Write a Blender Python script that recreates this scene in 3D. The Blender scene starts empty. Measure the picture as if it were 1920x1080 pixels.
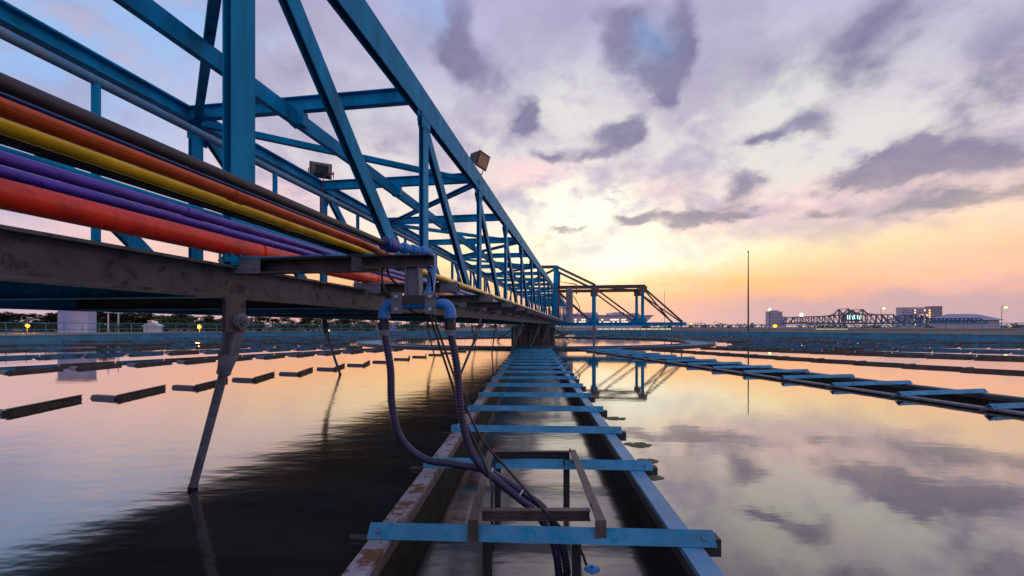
import bpy, math, random
from mathutils import Vector, Matrix
random.seed(7)
PI = math.pi
scene = bpy.context.scene
col = scene.collection
def lin(c):
    return tuple((x/255/12.92 if x/255 <= .04045 else ((x/255+.055)/1.055)**2.4) for x in c)

# ------------------------------------------------------------------ camera
CAMH = 1.4; F = 840.0; PX, PY = 960.0, 613.0
cam_d = bpy.data.cameras.new('camera'); cam = bpy.data.objects.new('camera', cam_d); col.objects.link(cam)
cam.location = (0, 0, CAMH); cam.rotation_euler = (PI/2, 0, 0)
cam_d.sensor_width = 36; cam_d.lens = 36*F/1920; cam_d.shift_y = (PY-540)/1920
cam_d.clip_start = .05; cam_d.clip_end = 6000
scene.camera = cam
scene.render.resolution_x, scene.render.resolution_y = 1024, 576
vs = scene.view_settings
vs.view_transform = 'Standard'; vs.look = 'None'; vs.gamma = 1; vs.exposure = .16; vs.use_curve_mapping = False

# ------------------------------------------------------------------ world (dusk sky with clouds)
world = bpy.data.worlds.new('World'); scene.world = world; world.use_nodes = True
world.cycles.sampling_method = 'MANUAL'; world.cycles.sample_map_resolution = 512
nt = world.node_tree; nt.nodes.clear()
class G:
    """tiny expression helper for shader node trees"""
    def __init__(s, nt): s.nt = nt
    def n(s, t, **k):
        x = s.nt.nodes.new(t)
        for a, b in k.items(): setattr(x, a, b)
        return x
    def put(s, sock, v):
        if hasattr(v, 'is_output'): s.nt.links.new(v, sock)
        else: sock.default_value = v
    def m(s, op, a, b=0.0, c=0.0, clamp=False):
        x = s.n('ShaderNodeMath', operation=op, use_clamp=clamp)
        s.put(x.inputs[0], a); s.put(x.inputs[1], b); s.put(x.inputs[2], c); return x.outputs[0]
    def mix(s, f, a, b, bt='MIX'):
        x = s.n('ShaderNodeMix', data_type='RGBA', blend_type=bt)
        s.put(x.inputs[0], f)
        s.put(x.inputs[6], a if hasattr(a, 'is_output') else (*a[:3], 1)); s.put(x.inputs[7], b if hasattr(b, 'is_output') else (*b[:3], 1))
        return x.outputs[2]
    def ramp(s, f, stops, interp='LINEAR'):
        x = s.n('ShaderNodeValToRGB'); s.put(x.inputs[0], f); cr = x.color_ramp; cr.interpolation = interp
        while len(cr.elements) < len(stops): cr.elements.new(.5)
        for e, (p, c) in zip(cr.elements, stops):
            e.position = p; e.color = (*c[:3], 1) if hasattr(c, '__len__') else (c, c, c, 1)
        return x.outputs[0]
    def noise(s, vec, scale, detail=3, rough=.5, dist=0.0):
        x = s.n('ShaderNodeTexNoise'); s.put(x.inputs['Vector'], vec)
        x.inputs['Scale'].default_value = scale; x.inputs['Detail'].default_value = detail
        x.inputs['Roughness'].default_value = rough; x.inputs['Distortion'].default_value = dist
        return x.outputs[0]
    def smooth(s, v, a, b):
        x = s.n('ShaderNodeMapRange', interpolation_type='SMOOTHSTEP'); s.put(x.inputs[0], v)
        x.inputs[1].default_value = a; x.inputs[2].default_value = b; return x.outputs[0]
    def xyz(s, x, y, z):
        c = s.n('ShaderNodeCombineXYZ'); s.put(c.inputs[0], x); s.put(c.inputs[1], y); s.put(c.inputs[2], z); return c.outputs[0]
SUN_AZ, SUN_EL = math.radians(9.5), math.radians(8.5)
g = G(nt)
tc = g.n('ShaderNodeTexCoord'); sep = g.n('ShaderNodeSeparateXYZ'); nt.links.new(tc.outputs['Generated'], sep.inputs[0])
dx, dy, dz = sep.outputs
el = g.m('MULTIPLY', g.m('ARCSINE', g.m('MAXIMUM', dz, 0.0)), 180/PI)          # degrees above the horizon
az = g.m('MULTIPLY', g.m('ARCTAN2', dx, dy), 180/PI)                           # degrees right of +Y
# clouds lie on a plane overhead, so they shrink towards the horizon
inv = g.m('DIVIDE', 1.0, g.m('ADD', g.m('MAXIMUM', dz, 0.0), .42))
pv = g.xyz(g.m('MULTIPLY', dx, inv), g.m('MULTIPLY', dy, inv), 0.0)
n1 = g.noise(pv, 3.4, 4, .55, .2); n2 = g.noise(pv, 9.0, 6, .6, .2)
wob = g.m('SUBTRACT', g.noise(pv, 5.5, 4, .6), .5); wob2 = g.m('SUBTRACT', g.noise(g.xyz(g.m('MULTIPLY', dy, inv), g.m('MULTIPLY', dx, inv), 3.0), 6.0, 4, .6), .5)
azw = g.m('ADD', az, g.m('MULTIPLY', wob, 9.0)); elw = g.m('ADD', el, g.m('MULTIPLY', wob2, 5.5))
azel = g.xyz(azw, elw, 0.0)
def total(bl):
    """sum of soft clouds, each given by its direction (photo column, row), its size in degrees and its weight"""
    acc = 0.0
    for u, v, su, sv, amp in bl:
        X, Z = (u-PX)/F, (PY-v)/F
        a0 = math.degrees(math.atan(X)); e0 = math.degrees(math.atan(Z/math.hypot(1, X)))
        x = g.n('ShaderNodeVectorMath', operation='MULTIPLY_ADD'); g.put(x.inputs[0], azel); x.inputs[1].default_value = (1/su, 1/sv, 0); x.inputs[2].default_value = (-a0/su, -e0/sv, 0)
        d = g.n('ShaderNodeVectorMath', operation='DOT_PRODUCT'); g.put(d.inputs[0], x.outputs[0]); g.put(d.inputs[1], x.outputs[0])
        acc = g.m('MULTIPLY_ADD', g.m('POWER', .3679, d.outputs['Value']), amp, acc)
    return acc
warm = g.ramp(g.m('DIVIDE', el, 45.0), [(0, lin((208,168,170))), (.05, lin((238,172,146))), (.115, lin((255,188,118))), (.19, lin((255,228,172))),
    (.27, lin((252,230,212))), (.37, lin((226,214,212))), (.52, lin((200,195,206))), (.8, lin((176,170,206))), (1, lin((158,160,204)))])
cool = g.ramp(g.m('DIVIDE', el, 45.0), [(0, lin((186,168,178))), (.06, lin((214,166,166))), (.14, lin((255,184,138))), (.23, lin((246,200,180))),
    (.34, lin((220,196,202))), (.52, lin((190,184,208))), (.8, lin((164,172,212))), (1, lin((140,156,206)))])
daz = g.m('ABSOLUTE', g.m('SUBTRACT', az, math.degrees(SUN_AZ)))
side = g.smooth(daz, 16.0, 60.0); back = g.smooth(daz, 60.0, 140.0)
c = g.mix(side, warm, cool)
c = g.mix(back, c, g.ramp(g.m('DIVIDE', el, 45.0), [(0, lin((190,170,186))), (.3, lin((190,180,206))), (1, lin((168,168,208)))]))
# bright break in the cloud where the sun has gone down
c = g.mix(g.m('MULTIPLY', total([(1110,485,12,3.2,1.0), (1110,385,7,2.6,1.6), (1050,375,5,2.4,1.3), (1290,470,10,2.0,.4)]), .9, clamp=True), c, lin((252,253,232)))
c = g.mix(g.m('MULTIPLY', total([(1070,205,6,4,1.0), (900,260,5,4,.8), (1360,215,12,5,.9), (1330,330,8,3,.7), (640,300,8,6,.6), (1560,280,9,3,.7), (1760,230,8,3,.6), (1480,150,8,3,.5)]), .85, clamp=True), c, lin((218,216,212)))
c = g.mix(g.m('MULTIPLY', total([(1000,335,6,2,.9), (1250,345,6,2,.6), (1500,390,12,2.4,.7), (1760,500,12,2,.5), (520,350,7,2,.8), (60,450,16,4,.6)]), .7, clamp=True), c, lin((250,200,204)))
# open blue between the clouds
c = g.mix(g.m('MULTIPLY', total([(60,70,13,9,1.0), (330,10,6,4,.9), (790,-10,6,5,.8), (-500,150,20,14,.8)]), .8, clamp=True), c, lin((150,182,228)))
# loose texture and the dark clouds
tex = g.m('MULTIPLY', g.smooth(n1, .44, .70), g.smooth(el, 1.0, 14.0))
c = g.mix(g.m('MULTIPLY', tex, .6), c, lin((146,138,170)))
tex2 = g.m('MULTIPLY', g.smooth(n2, .52, .74), g.smooth(el, 4.0, 16.0))
c = g.mix(g.m('MULTIPLY', tex2, .5), c, lin((212,206,214)))
puff = g.m('MULTIPLY', g.smooth(g.m('ADD', g.m('MULTIPLY', n1, .45), g.m('MULTIPLY', n2, .55)), .46, .60), g.smooth(el, 9.0, 17.0))
c = g.mix(g.m('MULTIPLY', puff, .6), c, lin((168,160,190)))
darks = total([(1150,75,2.6,3.2,1.1), (1225,125,2.6,2.6,1.0), (1262,170,1.8,2.2,1.0), (1285,75,2.2,2.8,.9), (1190,30,4.0,1.6,.6), (1140,262,3.4,1.9,1.3), (1175,240,2.2,1.4,.8), (985,222,2.4,1.7,1.2), (1030,292,2.6,1.0,.9), (1100,300,3.4,.9,.7),
    (1745,300,4.4,1.9,1.35), (1690,310,3.0,1.6,.8), (1520,228,3.4,1.5,1.0), (1430,265,2.2,1.2,.9), (1200,405,4.2,.8,1.1), (1300,412,4.4,.85,1.1), (1385,400,3.0,.7,.8), (1390,355,2.6,1.8,.9), (1300,380,1.2,1.8,.5), (1060,434,2.4,.55,.9), (1540,400,2.8,.8,.9), (1020,450,2,.4,.6),
    (855,60,3,4,1.0), (920,140,2.6,2.8,.8), (870,110,2,2,.5), (1630,60,4.6,4,.5), (1600,130,3,2,.5), (1880,110,4,4.4,.6), (1840,180,3,1.6,.5), (1905,290,3,1.4,.7), (1880,370,5,1.0,.6), (1560,340,4,1.1,.8), (1790,370,5,1.0,.7), (1740,20,3,2,.5), (1450,130,3,2,.4), (560,130,4,3,.45), (720,280,3,1.6,.5)])
dk = g.m('MULTIPLY', darks, g.m('MULTIPLY', g.m('ADD', g.m('MULTIPLY', n2, 1.5), n1), .85))
c = g.mix(g.m('MULTIPLY', g.smooth(dk, .2, 1.05), g.m('ADD', .62, g.m('MULTIPLY', n2, .5))), c, g.mix(g.smooth(el, 8.0, 20.0), lin((158,148,152)), lin((118,112,148))))
c = g.mix(g.m('MULTIPLY', g.m('MULTIPLY', total([(1222,78,2.6,1.7,1.3), (1200,55,1.6,1.2,.6), (800,40,2.5,2,.5)]), g.m('ADD', .35, n2)), .6, clamp=True), c, lin((104,136,180)))
# low bank of haze and cloud on the right
low = g.m('MULTIPLY', g.smooth(g.m('ADD', el, g.m('MULTIPLY', wob, 4.5)), 4.6, 2.2), g.smooth(az, 10.0, 34.0))
c = g.mix(g.m('MULTIPLY', low, .8), c, lin((190,160,170)))
c = g.mix(g.m('MULTIPLY', g.smooth(dz, 0.0, -.02), 1.0), c, (.05,.05,.06))
bg = g.n('ShaderNodeBackground'); nt.links.new(c, bg.inputs[0]); bg.inputs[1].default_value = 1.0
sky = g.n('ShaderNodeTexSky', sky_type='NISHITA', sun_disc=False, sun_elevation=SUN_EL, sun_rotation=SUN_AZ)
bg2 = g.n('ShaderNodeBackground'); nt.links.new(sky.outputs[0], bg2.inputs[0]); bg2.inputs[1].default_value = .003
add = g.n('ShaderNodeAddShader'); nt.links.new(bg.outputs[0], add.inputs[0]); nt.links.new(bg2.outputs[0], add.inputs[1])
wo = g.n('ShaderNodeOutputWorld'); nt.links.new(add.outputs[0], wo.inputs[0])

# ------------------------------------------------------------------ sun (low, veiled by cloud)
sd = bpy.data.lights.new('sun', 'SUN'); sun = bpy.data.objects.new('sun', sd); col.objects.link(sun)
sd.energy = .03; sd.angle = math.radians(60); sd.color = (1, .72, .46)
sdir = Vector((math.sin(SUN_AZ)*math.cos(SUN_EL), math.cos(SUN_AZ)*math.cos(SUN_EL), math.sin(SUN_EL)))
sun.rotation_euler = (-sdir).to_track_quat('-Z', 'Y').to_euler(); sun.location = sdir*60

# ------------------------------------------------------------------ materials
def mat(name, rgb, rough=.5, metal=0.0, var=.25, scale=3.0, second=None, amt=(.55,.7), bump=.0, bscale=40.0, streak=False, spec=.5):
    m = bpy.data.materials.new(name); m.use_nodes = True; t = m.node_tree; k = G(t)
    b = t.nodes['Principled BSDF']
    geo = k.n('ShaderNodeNewGeometry'); pos = geo.outputs['Position']
    v = pos
    if streak:
        mp = k.n('ShaderNodeMapping'); mp.inputs['Scale'].default_value = (1, 1, .18); t.links.new(pos, mp.inputs[0]); v = mp.outputs[0]
    n = k.noise(v, scale, 5, .6)
    dark = tuple(x*(1-var) for x in rgb); light = tuple(min(1, x*(1+var)) for x in rgb)
    cc = k.ramp(n, [(.3, dark), (.7, light)])
    r = rough
    if second:
        n2 = k.noise(v, scale*2.3, 7, .68, .2); f = k.smooth(n2, *amt)
        cc = k.mix(f, cc, second); r = k.m('ADD', rough, k.m('MULTIPLY', f, .25))
    else:
        r = k.m('ADD', rough-.08, k.m('MULTIPLY', n, .16))
    k.put(b.inputs['Base Color'], cc); k.put(b.inputs['Roughness'], r)
    b.inputs['Metallic'].default_value = metal; b.inputs['Specular IOR Level'].default_value = spec
    if bump:
        bn = k.n('ShaderNodeBump'); bn.inputs['Strength'].default_value = bump; bn.inputs['Distance'].default_value = .01
        t.links.new(k.noise(pos, bscale, 4, .6), bn.inputs['Height']); t.links.new(bn.outputs[0], b.inputs['Normal'])
    return m
def emit(name, rgb, s):
    m = bpy.data.materials.new(name); m.use_nodes = True; t = m.node_tree; b = t.nodes['Principled BSDF']
    b.inputs['Base Color'].default_value = (*rgb, 1); b.inputs['Emission Color'].default_value = (*rgb, 1); b.inputs['Emission Strength'].default_value = s
    return m
RUST = (.10, .045, .02)
M = {}
M['blue'] = mat('blue_paint', (.0, .245, .46), .5, var=.4, scale=2.2, second=(.07,.045,.03), amt=(.64,.76), bump=.12, streak=True, spec=.08)
M['blue_light'] = mat('blue_paint_worn', (.07, .26, .42), .45, var=.3, scale=2.6, second=(.25,.27,.33), amt=(.5,.7), bump=.15)
M['blue_plate'] = mat('slat_paint', (.06, .28, .44), .42, var=.3, scale=3.2, second=(.008,.24,.40), amt=(.5,.66), bump=.1, spec=.2)
M['grey'] = mat('grey_steel', (.085, .08, .078), .55, var=.35, scale=3.5, second=(.035,.032,.03), amt=(.5,.66), bump=.3)
M['darkgrey'] = mat('dark_steel', (.045, .045, .048), .55, var=.35, scale=4, bump=.2)
M['galv'] = mat('weathered_galvanised', (.16, .18, .23), .5, var=.3, scale=5, second=(.09,.08,.075), amt=(.52,.68), bump=.2)
M['rusty'] = mat('rusty_trough_edge', (.34, .33, .36), .65, var=.35, scale=2.6, second=(.16,.075,.035), amt=(.48,.58), bump=.5, bscale=60)
M['brown'] = mat('brown_steel', (.11, .085, .07), .6, var=.4, scale=6, second=RUST, amt=(.55,.7), bump=.3)
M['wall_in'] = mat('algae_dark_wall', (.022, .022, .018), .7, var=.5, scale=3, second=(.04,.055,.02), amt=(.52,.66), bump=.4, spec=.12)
M['red'] = mat('red_pipe', (.72, .032, .010), .27, var=.3, scale=5, second=(.42,.02,.01), amt=(.52,.72), bump=.25, spec=.45)
M['orange'] = mat('orange_pipe', (.85, .10, .0), .27, var=.25, scale=7, second=(.45,.06,.0), amt=(.56,.75), bump=.2, spec=.45)
M['yellow'] = mat('yellow_pipe', (.85, .52, .0), .27, var=.25, scale=8, second=(.42,.27,.0), amt=(.56,.75), bump=.2, spec=.45)
M['purple'] = mat('purple_pipe', (.09, .035, .36), .27, var=.3, scale=8, bump=.2, spec=.45)
M['charcoal'] = mat('charcoal_pipe', (.032, .028, .036), .5, var=.3, scale=8, bump=.15)
M['pvc'] = mat('blue_pvc', (.02, .22, .60), .32, var=.15, scale=6)
M['pvc_dark'] = mat('blue_union', (.015, .05, .28), .35, var=.2, scale=6)
M['rubber'] = mat('black_rubber', (.012, .012, .013), .5, var=.3, scale=8)
M['hose'] = mat('navy_black_hose', (.026, .022, .07), .34, var=.3, scale=5)
M['tie'] = mat('pale_cable_tie', (.55, .62, .7), .5, var=.1)
M['concrete'] = mat('column_concrete', (.065, .063, .065), .8, var=.35, scale=1.4, second=(.02,.02,.02), amt=(.5,.7), bump=.5, streak=True)
M['bluewall'] = mat('blue_tank_wall', (.025, .19, .31), .6, var=.35, scale=.8, second=(.08,.22,.34), amt=(.5,.7), bump=.2)
M['rail'] = mat('rail_paint', (.03, .24, .36), .45, var=.2)
M['bar'] = mat('dark_launder_plate', (.085, .062, .048), .6, var=.45, scale=4, second=(.03,.05,.075), amt=(.5,.64), bump=.3)
M['bar_blue'] = mat('blue_launder_plate', (.035, .15, .25), .55, var=.4, scale=1.2, second=(.04,.06,.085), amt=(.5,.64), bump=.2)
M['cap'] = mat('launder_beam', (.025, .035, .07), .5, var=.35, scale=5, bump=.2)
M['ground'] = mat('ground', (.12, .11, .09), .9, var=.4, scale=.2, second=(.07,.08,.04), amt=(.45,.6))
M['earth'] = mat('brown_bank', (.28, .12, .05), .9, var=.3, scale=.5)
M['path'] = mat('pale_path', (.34, .32, .30), .8, var=.2, scale=.4)
M['bark'] = mat('bark', (.06, .045, .035), .9, var=.3)
def leafmat(name, a, b):
    m = mat(name, a, .7, var=.5, scale=.9, second=b, amt=(.42,.62)); return m
M['leaf'] = [leafmat('dark_leaf', (.03,.045,.02), (.06,.085,.02)), leafmat('grey_green_leaf', (.045,.055,.035), (.08,.10,.04)), leafmat('olive_leaf', (.05,.055,.02), (.10,.11,.03))]
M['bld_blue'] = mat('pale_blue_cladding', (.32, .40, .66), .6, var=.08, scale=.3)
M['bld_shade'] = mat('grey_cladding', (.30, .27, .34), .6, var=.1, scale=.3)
M['bld_grey'] = mat('hazed_concrete', (.55, .48, .58), .8, var=.1, scale=.05)  # distance haze painted in: concrete lightened to lavender, no haze volume
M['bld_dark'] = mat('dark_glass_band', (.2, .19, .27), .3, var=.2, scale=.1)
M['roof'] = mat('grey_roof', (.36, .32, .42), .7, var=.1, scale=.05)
M['white'] = mat('white_wall', (.7, .7, .7), .6, var=.05)
M['truss_far'] = mat('far_truss_steel', (.13, .12, .18), .6, var=.2, scale=.5)
M['truss_far_blue'] = mat('far_blue_truss', (.02, .14, .27), .55, var=.2, scale=.5)
M['redpost'] = mat('red_paint', (.30, .03, .02), .5, var=.2)
M['moss'] = mat('moss', (.16, .17, .07), .9, var=.5, scale=30, second=(.16,.12,.06), amt=(.5,.62), bump=1, bscale=120)
M['glass'] = mat('amber_flood_glass', (.55, .33, .2), .2, var=.3, scale=30)
M['lamp_orange'] = emit('sodium_lamp', (1, .30, .02), 3.2); M['lamp_green'] = emit('mercury_lamp', (.8, 1, .35), 2.2); M['lamp_white'] = emit('white_floodlight', (1, .93, .78), 8)
M['lit_win'] = emit('lit_window', (1, .85, .5), 1.6); M['lit_amber'] = emit('amber_window', (1, .55, .16), 1.5); M['lit_teal'] = emit('lit_control_room', (.55, 1, .85), 1.6); M['lit_strip'] = emit('lit_wall_strip', (.9, .95, .6), .7)
# still water: mirror-like at low angles, a dark depth beneath
def water_mat(name, base, refl0, rough, bump, stirred=False):
    m = bpy.data.materials.new(name); m.use_nodes = True; t = m.node_tree; k = G(t); t.nodes.clear()
    geo = k.n('ShaderNodeNewGeometry'); pos = geo.outputs['Position']
    mp = k.n('ShaderNodeMapping'); mp.inputs['Scale'].default_value = (1, 2.2, 1); t.links.new(pos, mp.inputs[0])
    h = k.m('ADD', k.noise(mp.outputs[0], 1.6, 2, .5), k.m('MULTIPLY', k.noise(mp.outputs[0], 9, 2, .5), .12))
    bp = k.n('ShaderNodeBump'); bp.inputs['Distance'].default_value = .02
    h = k.m('ADD', h, k.m('MULTIPLY', k.noise(mp.outputs[0], 34, 2, .5), .012))
    r = rough; st_ = bump
    if stirred:      # the scraper rods stir the water under the bridge
        sp = k.n('ShaderNodeSeparateXYZ'); t.links.new(pos, sp.inputs[0]); th = math.atan((1091-PX)/F)
        q = k.m('SUBTRACT', k.m('MULTIPLY', sp.outputs[0], math.cos(th)), k.m('MULTIPLY', sp.outputs[1], math.sin(th)))
        w = k.m('MULTIPLY', k.smooth(q, -9.0, -6.0), k.smooth(q, -.6, -1.6)); w = k.m('MULTIPLY', w, k.m('ADD', .4, k.noise(pos, .7, 2, .5)))
        r = k.m('ADD', rough, k.m('MULTIPLY', w, .08)); st_ = k.m('ADD', bump, k.m('MULTIPLY', w, .26))
    k.put(bp.inputs['Strength'], st_); t.links.new(h, bp.inputs['Height'])
    gl = k.n('ShaderNodeBsdfGlossy'); k.put(gl.inputs['Roughness'], r); gl.inputs['Color'].default_value = (.985,.945,.895,1); t.links.new(bp.outputs[0], gl.inputs['Normal'])
    df = k.n('ShaderNodeBsdfDiffuse'); df.inputs['Color'].default_value = (*base, 1)
    lw = k.n('ShaderNodeLayerWeight'); lw.inputs[0].default_value = .5
    fac = k.m('MULTIPLY', k.m('POWER', lw.outputs['Facing'], 2.15), refl0, clamp=True)
    mx = k.n('ShaderNodeMixShader'); t.links.new(fac, mx.inputs[0]); t.links.new(df.outputs[0], mx.inputs[1]); t.links.new(gl.outputs[0], mx.inputs[2])
    o = k.n('ShaderNodeOutputMaterial'); t.links.new(mx.outputs[0], o.inputs[0]); return m
M['water'] = water_mat('still_water', (.03, .03, .028), 1.02, .03, .05, True)
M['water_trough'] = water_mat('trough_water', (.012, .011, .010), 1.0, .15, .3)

# ------------------------------------------------------------------ mesh helpers
class MB:
    def __init__(s): s.v = []; s.f = []; s.sm = []
    def add(s, v, f, smooth=False):
        o = len(s.v); s.v += [Vector(p) for p in v]; s.f += [tuple(i+o for i in q) for q in f]; s.sm += [smooth]*len(f); return s
    def box(s, lo, hi):
        x0,y0,z0 = lo; x1,y1,z1 = hi
        return s.add([(x0,y0,z0),(x1,y0,z0),(x1,y1,z0),(x0,y1,z0),(x0,y0,z1),(x1,y0,z1),(x1,y1,z1),(x0,y1,z1)],
            [(0,3,2,1),(4,5,6,7),(0,1,5,4),(1,2,6,5),(2,3,7,6),(3,0,4,7)])
    def beam(s, a, b, prof, up=(0,0,1)):
        a, b = Vector(a), Vector(b); t = (b-a).normalized(); up = Vector(up)
        if abs(t.dot(up)) > .98: up = Vector((0,1,0)) if abs(t.y) < .9 else Vector((1,0,0))
        sd = t.cross(up).normalized(); uu = sd.cross(t); n = len(prof)
        v = [a+sd*x+uu*y for x, y in prof]+[b+sd*x+uu*y for x, y in prof]
        f = [(i, (i+1) % n, (i+1) % n+n, i+n) for i in range(n)]
        return s.add(v, f+[tuple(range(n))[::-1], tuple(range(n, 2*n))])
    def tube(s, a, b, r, n=12, r2=None):
        a, b = Vector(a), Vector(b); return s.path([a, b], [r, r if r2 is None else r2], n)
    def path(s, pts, r, n=10, cap=True):
        pts = [Vector(p) for p in pts]; k = len(pts); rr = r if hasattr(r, '__len__') else [r]*k
        v = []; pn = None
        for i, p in enumerate(pts):
            t = (pts[min(i+1, k-1)]-pts[max(i-1, 0)]).normalized()
            if pn is None: pn = t.orthogonal().normalized()
            pn = (pn-t*pn.dot(t)).normalized(); bn = t.cross(pn)
            v += [p+(pn*math.cos(2*PI*j/n)+bn*math.sin(2*PI*j/n))*rr[i] for j in range(n)]
        f = [(i*n+j, i*n+(j+1) % n, (i+1)*n+(j+1) % n, (i+1)*n+j) for i in range(k-1) for j in range(n)]
        s.add(v, f, True)
        if cap: s.add(v[:n], [tuple(range(n))[::-1]]); s.add(v[-n:], [tuple(range(n))])
        return s
    def ball(s, c, r, n=10, m=6, sq=(1,1,1)):
        c = Vector(c); v = [c+Vector((math.sin(PI*i/m)*math.cos(2*PI*j/n)*sq[0], math.sin(PI*i/m)*math.sin(2*PI*j/n)*sq[1], math.cos(PI*i/m)*sq[2]))*r for i in range(m+1) for j in range(n)]
        return s.add(v, [(i*n+j, (i+1)*n+j, (i+1)*n+(j+1) % n, i*n+(j+1) % n) for i in range(m) for j in range(n)], True)
    def prism(s, poly, y0, y1):
        """polygon in x,z pushed from y0 to y1"""
        n = len(poly); v = [(x, y0, z) for x, z in poly]+[(x, y1, z) for x, z in poly]
        return s.add(v, [(i, (i+1) % n, (i+1) % n+n, i+n) for i in range(n)]+[tuple(range(n))[::-1], tuple(range(n, 2*n))])
    def mesh(s, name, m):
        me = bpy.data.meshes.new(name); me.from_pydata(s.v, [], s.f); me.polygons.foreach_set('use_smooth', s.sm)
        import bmesh
        b = bmesh.new(); b.from_mesh(me); bmesh.ops.recalc_face_normals(b, faces=b.faces); b.to_mesh(me); b.free()
        me.materials.append(m); return me
    def build(s, name, m, parent=None):
        lo = Vector((min(v.x for v in s.v), min(v.y for v in s.v), min(v.z for v in s.v))); hi = Vector((max(v.x for v in s.v), max(v.y for v in s.v), max(v.z for v in s.v)))
        ce = Vector(((lo.x+hi.x)/2, (lo.y+hi.y)/2, lo.z)); s.v = [v-ce for v in s.v]
        return inst(name, s.mesh(name, m), ce, 0, parent)
WLOC = {}
def inst(name, me, loc, rz=0, parent=None):
    """place a mesh at a world position; parents are never rotated, so only their place is subtracted"""
    o = bpy.data.objects.new(name, me); col.objects.link(o); loc = Vector(loc); WLOC[o.name] = loc.copy()
    if parent is not None: o.parent = parent; loc = loc-WLOC[parent.name]
    o.location = loc; o.rotation_euler = (0, 0, rz); return o
def thing(name, label, cat, loc, group=None):
    o = bpy.data.objects.new(name, None); col.objects.link(o); o.location = loc; o.empty_display_size = .2; WLOC[o.name] = Vector(loc); return tag(o, label, cat, group)
def tag(o, label, cat, group=None, kind=None):
    o['label'] = label; o['category'] = cat
    if group: o['group'] = group
    if kind: o['kind'] = kind
    return o
def structure(o): o['kind'] = 'structure'; return o
def prof_I(w, h, tf=.018, tw=.012):
    a, b = w/2, h/2; c = tw/2
    return [(-a,-b),(a,-b),(a,-b+tf),(c,-b+tf),(c,b-tf),(a,b-tf),(a,b),(-a,b),(-a,b-tf),(-c,b-tf),(-c,-b+tf),(-a,-b+tf)]
def prof_H(w, h, t=.014):      # flanges left and right, web across
    return [(y, x) for x, y in prof_I(h, w, t, t)][::-1]
def prof_C(w, h, t=.014, flip=1):   # channel: web on +side, flanges point to -side
    p = [(w/2,-h/2),(w/2,h/2),(-w/2,h/2),(-w/2,h/2-t),(w/2-t,h/2-t),(w/2-t,-h/2+t),(-w/2,-h/2+t),(-w/2,-h/2)]
    return p if flip > 0 else [(-x, y) for x, y in p][::-1]
def prof_R(w, h): return [(-w/2,-h/2),(w/2,-h/2),(w/2,h/2),(-w/2,h/2)]
def prof_V(leg, t=.009, a=45):      # inverted V: an angle iron lying ridge up, feet at y = 0
    c, s_ = leg*math.cos(math.radians(a)), leg*math.sin(math.radians(a)); return [(-c,0),(0,s_),(c,0),(c-t*1.4,0),(0,s_-t*1.4),(-c+t*1.4,0)][::-1]
def spline(pts, n=8):
    P = [Vector(p) for p in pts]; P = [P[0]*2-P[1]]+P+[P[-1]*2-P[-2]]; out = []
    for i in range(1, len(P)-2):
        for k in range(n):
            t = k/n; a, b, c_, d = P[i-1], P[i], P[i+1], P[i+2]
            out.append(.5*((2*b)+(c_-a)*t+(2*a-5*b+4*c_-d)*t*t+(3*b-a-3*c_+d)*t**3))
    out.append(P[-2]); return out
def at(u, v, Y): return Vector(((u-PX)/F*Y, Y, CAMH+(PY-v)/F*Y))     # photo measurement -> point at its real distance

# ------------------------------------------------------------------ ground, water, tank
C = Vector((2.04, 43.45, 0)); R = 45.5
TH = math.atan((1091-PX)/F); ct, st = math.cos(TH), math.sin(TH)
def B(q, d, z): return Vector((d*st+q*ct, d*ct-q*st, CAMH+z))            # bridge frame: q to the right, d along, z above the eye
def ring(mb, prof, a0=0, a1=2*PI, n=160, smooth=False):
    full = abs(a1-a0-2*PI) < 1e-6; k = len(prof); cnt = n if full else n+1
    v = [(C.x+r*math.sin(a0+(a1-a0)*i/n), C.y+r*math.cos(a0+(a1-a0)*i/n), z) for i in range(cnt) for r, z in prof]
    f = [(i*k+j, i*k+(j+1) % k, ((i+1) % cnt)*k+(j+1) % k, ((i+1) % cnt)*k+j) for i in range(n) for j in range(k)]
    return mb.add(v, f, smooth)
m_ = MB()   # ground: a sheet out to the horizon with the tank cut out
v = []; f = []; rr = [R+.45, R+1.6, 70, 110, 220, 500, 1200, 4500]
for i, r in enumerate(rr):
    for j in range(96):
        a = 2*PI*j/96; v.append((C.x+r*math.sin(a), C.y+r*math.cos(a), .42 if i < 2 else .36))
for i in range(len(rr)-1):
    for j in range(96): f.append((i*96+j, i*96+(j+1) % 96, (i+1)*96+(j+1) % 96, (i+1)*96+j))
m_.add(v, f); structure(m_.build('ground', M['ground']))
m_ = MB(); ring(m_, [(R+.46,.43),(R+1.9,.43),(R+1.9,.47),(R+.46,.47)]); structure(m_.build('path', M['path']))
# tank water, cut where the two open launders stand (their own water lies lower)
PHI0 = math.radians(2.69); PHI1 = math.radians(-10.8)
RI, RO = 14.05, 16.07
TROUGHS = [(PHI0, .035), (PHI1, 0.0)]
W_IN, W_OUT = .90, 1.03
import bmesh
bm = bmesh.new(); N = 128
bmesh.ops.create_circle(bm, cap_ends=True, segments=N, radius=R+.1, matrix=Matrix.Translation(C))
def trough_frame(phi, off):
    o = Vector((-math.sin(phi), -math.cos(phi), 0)); sd = Vector((math.cos(phi), -math.sin(phi), 0)); return C.copy(), o, sd
for phi, off in TROUGHS:
    base, o, sd = trough_frame(phi, off)
    for pt, no in ((base+sd*(W_OUT-.03), sd), (base-sd*(W_OUT-.03), sd), (base+o*(RO+.02), o), (base+o*44.9, o)):
        bmesh.ops.bisect_plane(bm, geom=bm.verts[:]+bm.edges[:]+bm.faces[:], plane_co=pt, plane_no=no)
kill = []
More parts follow.
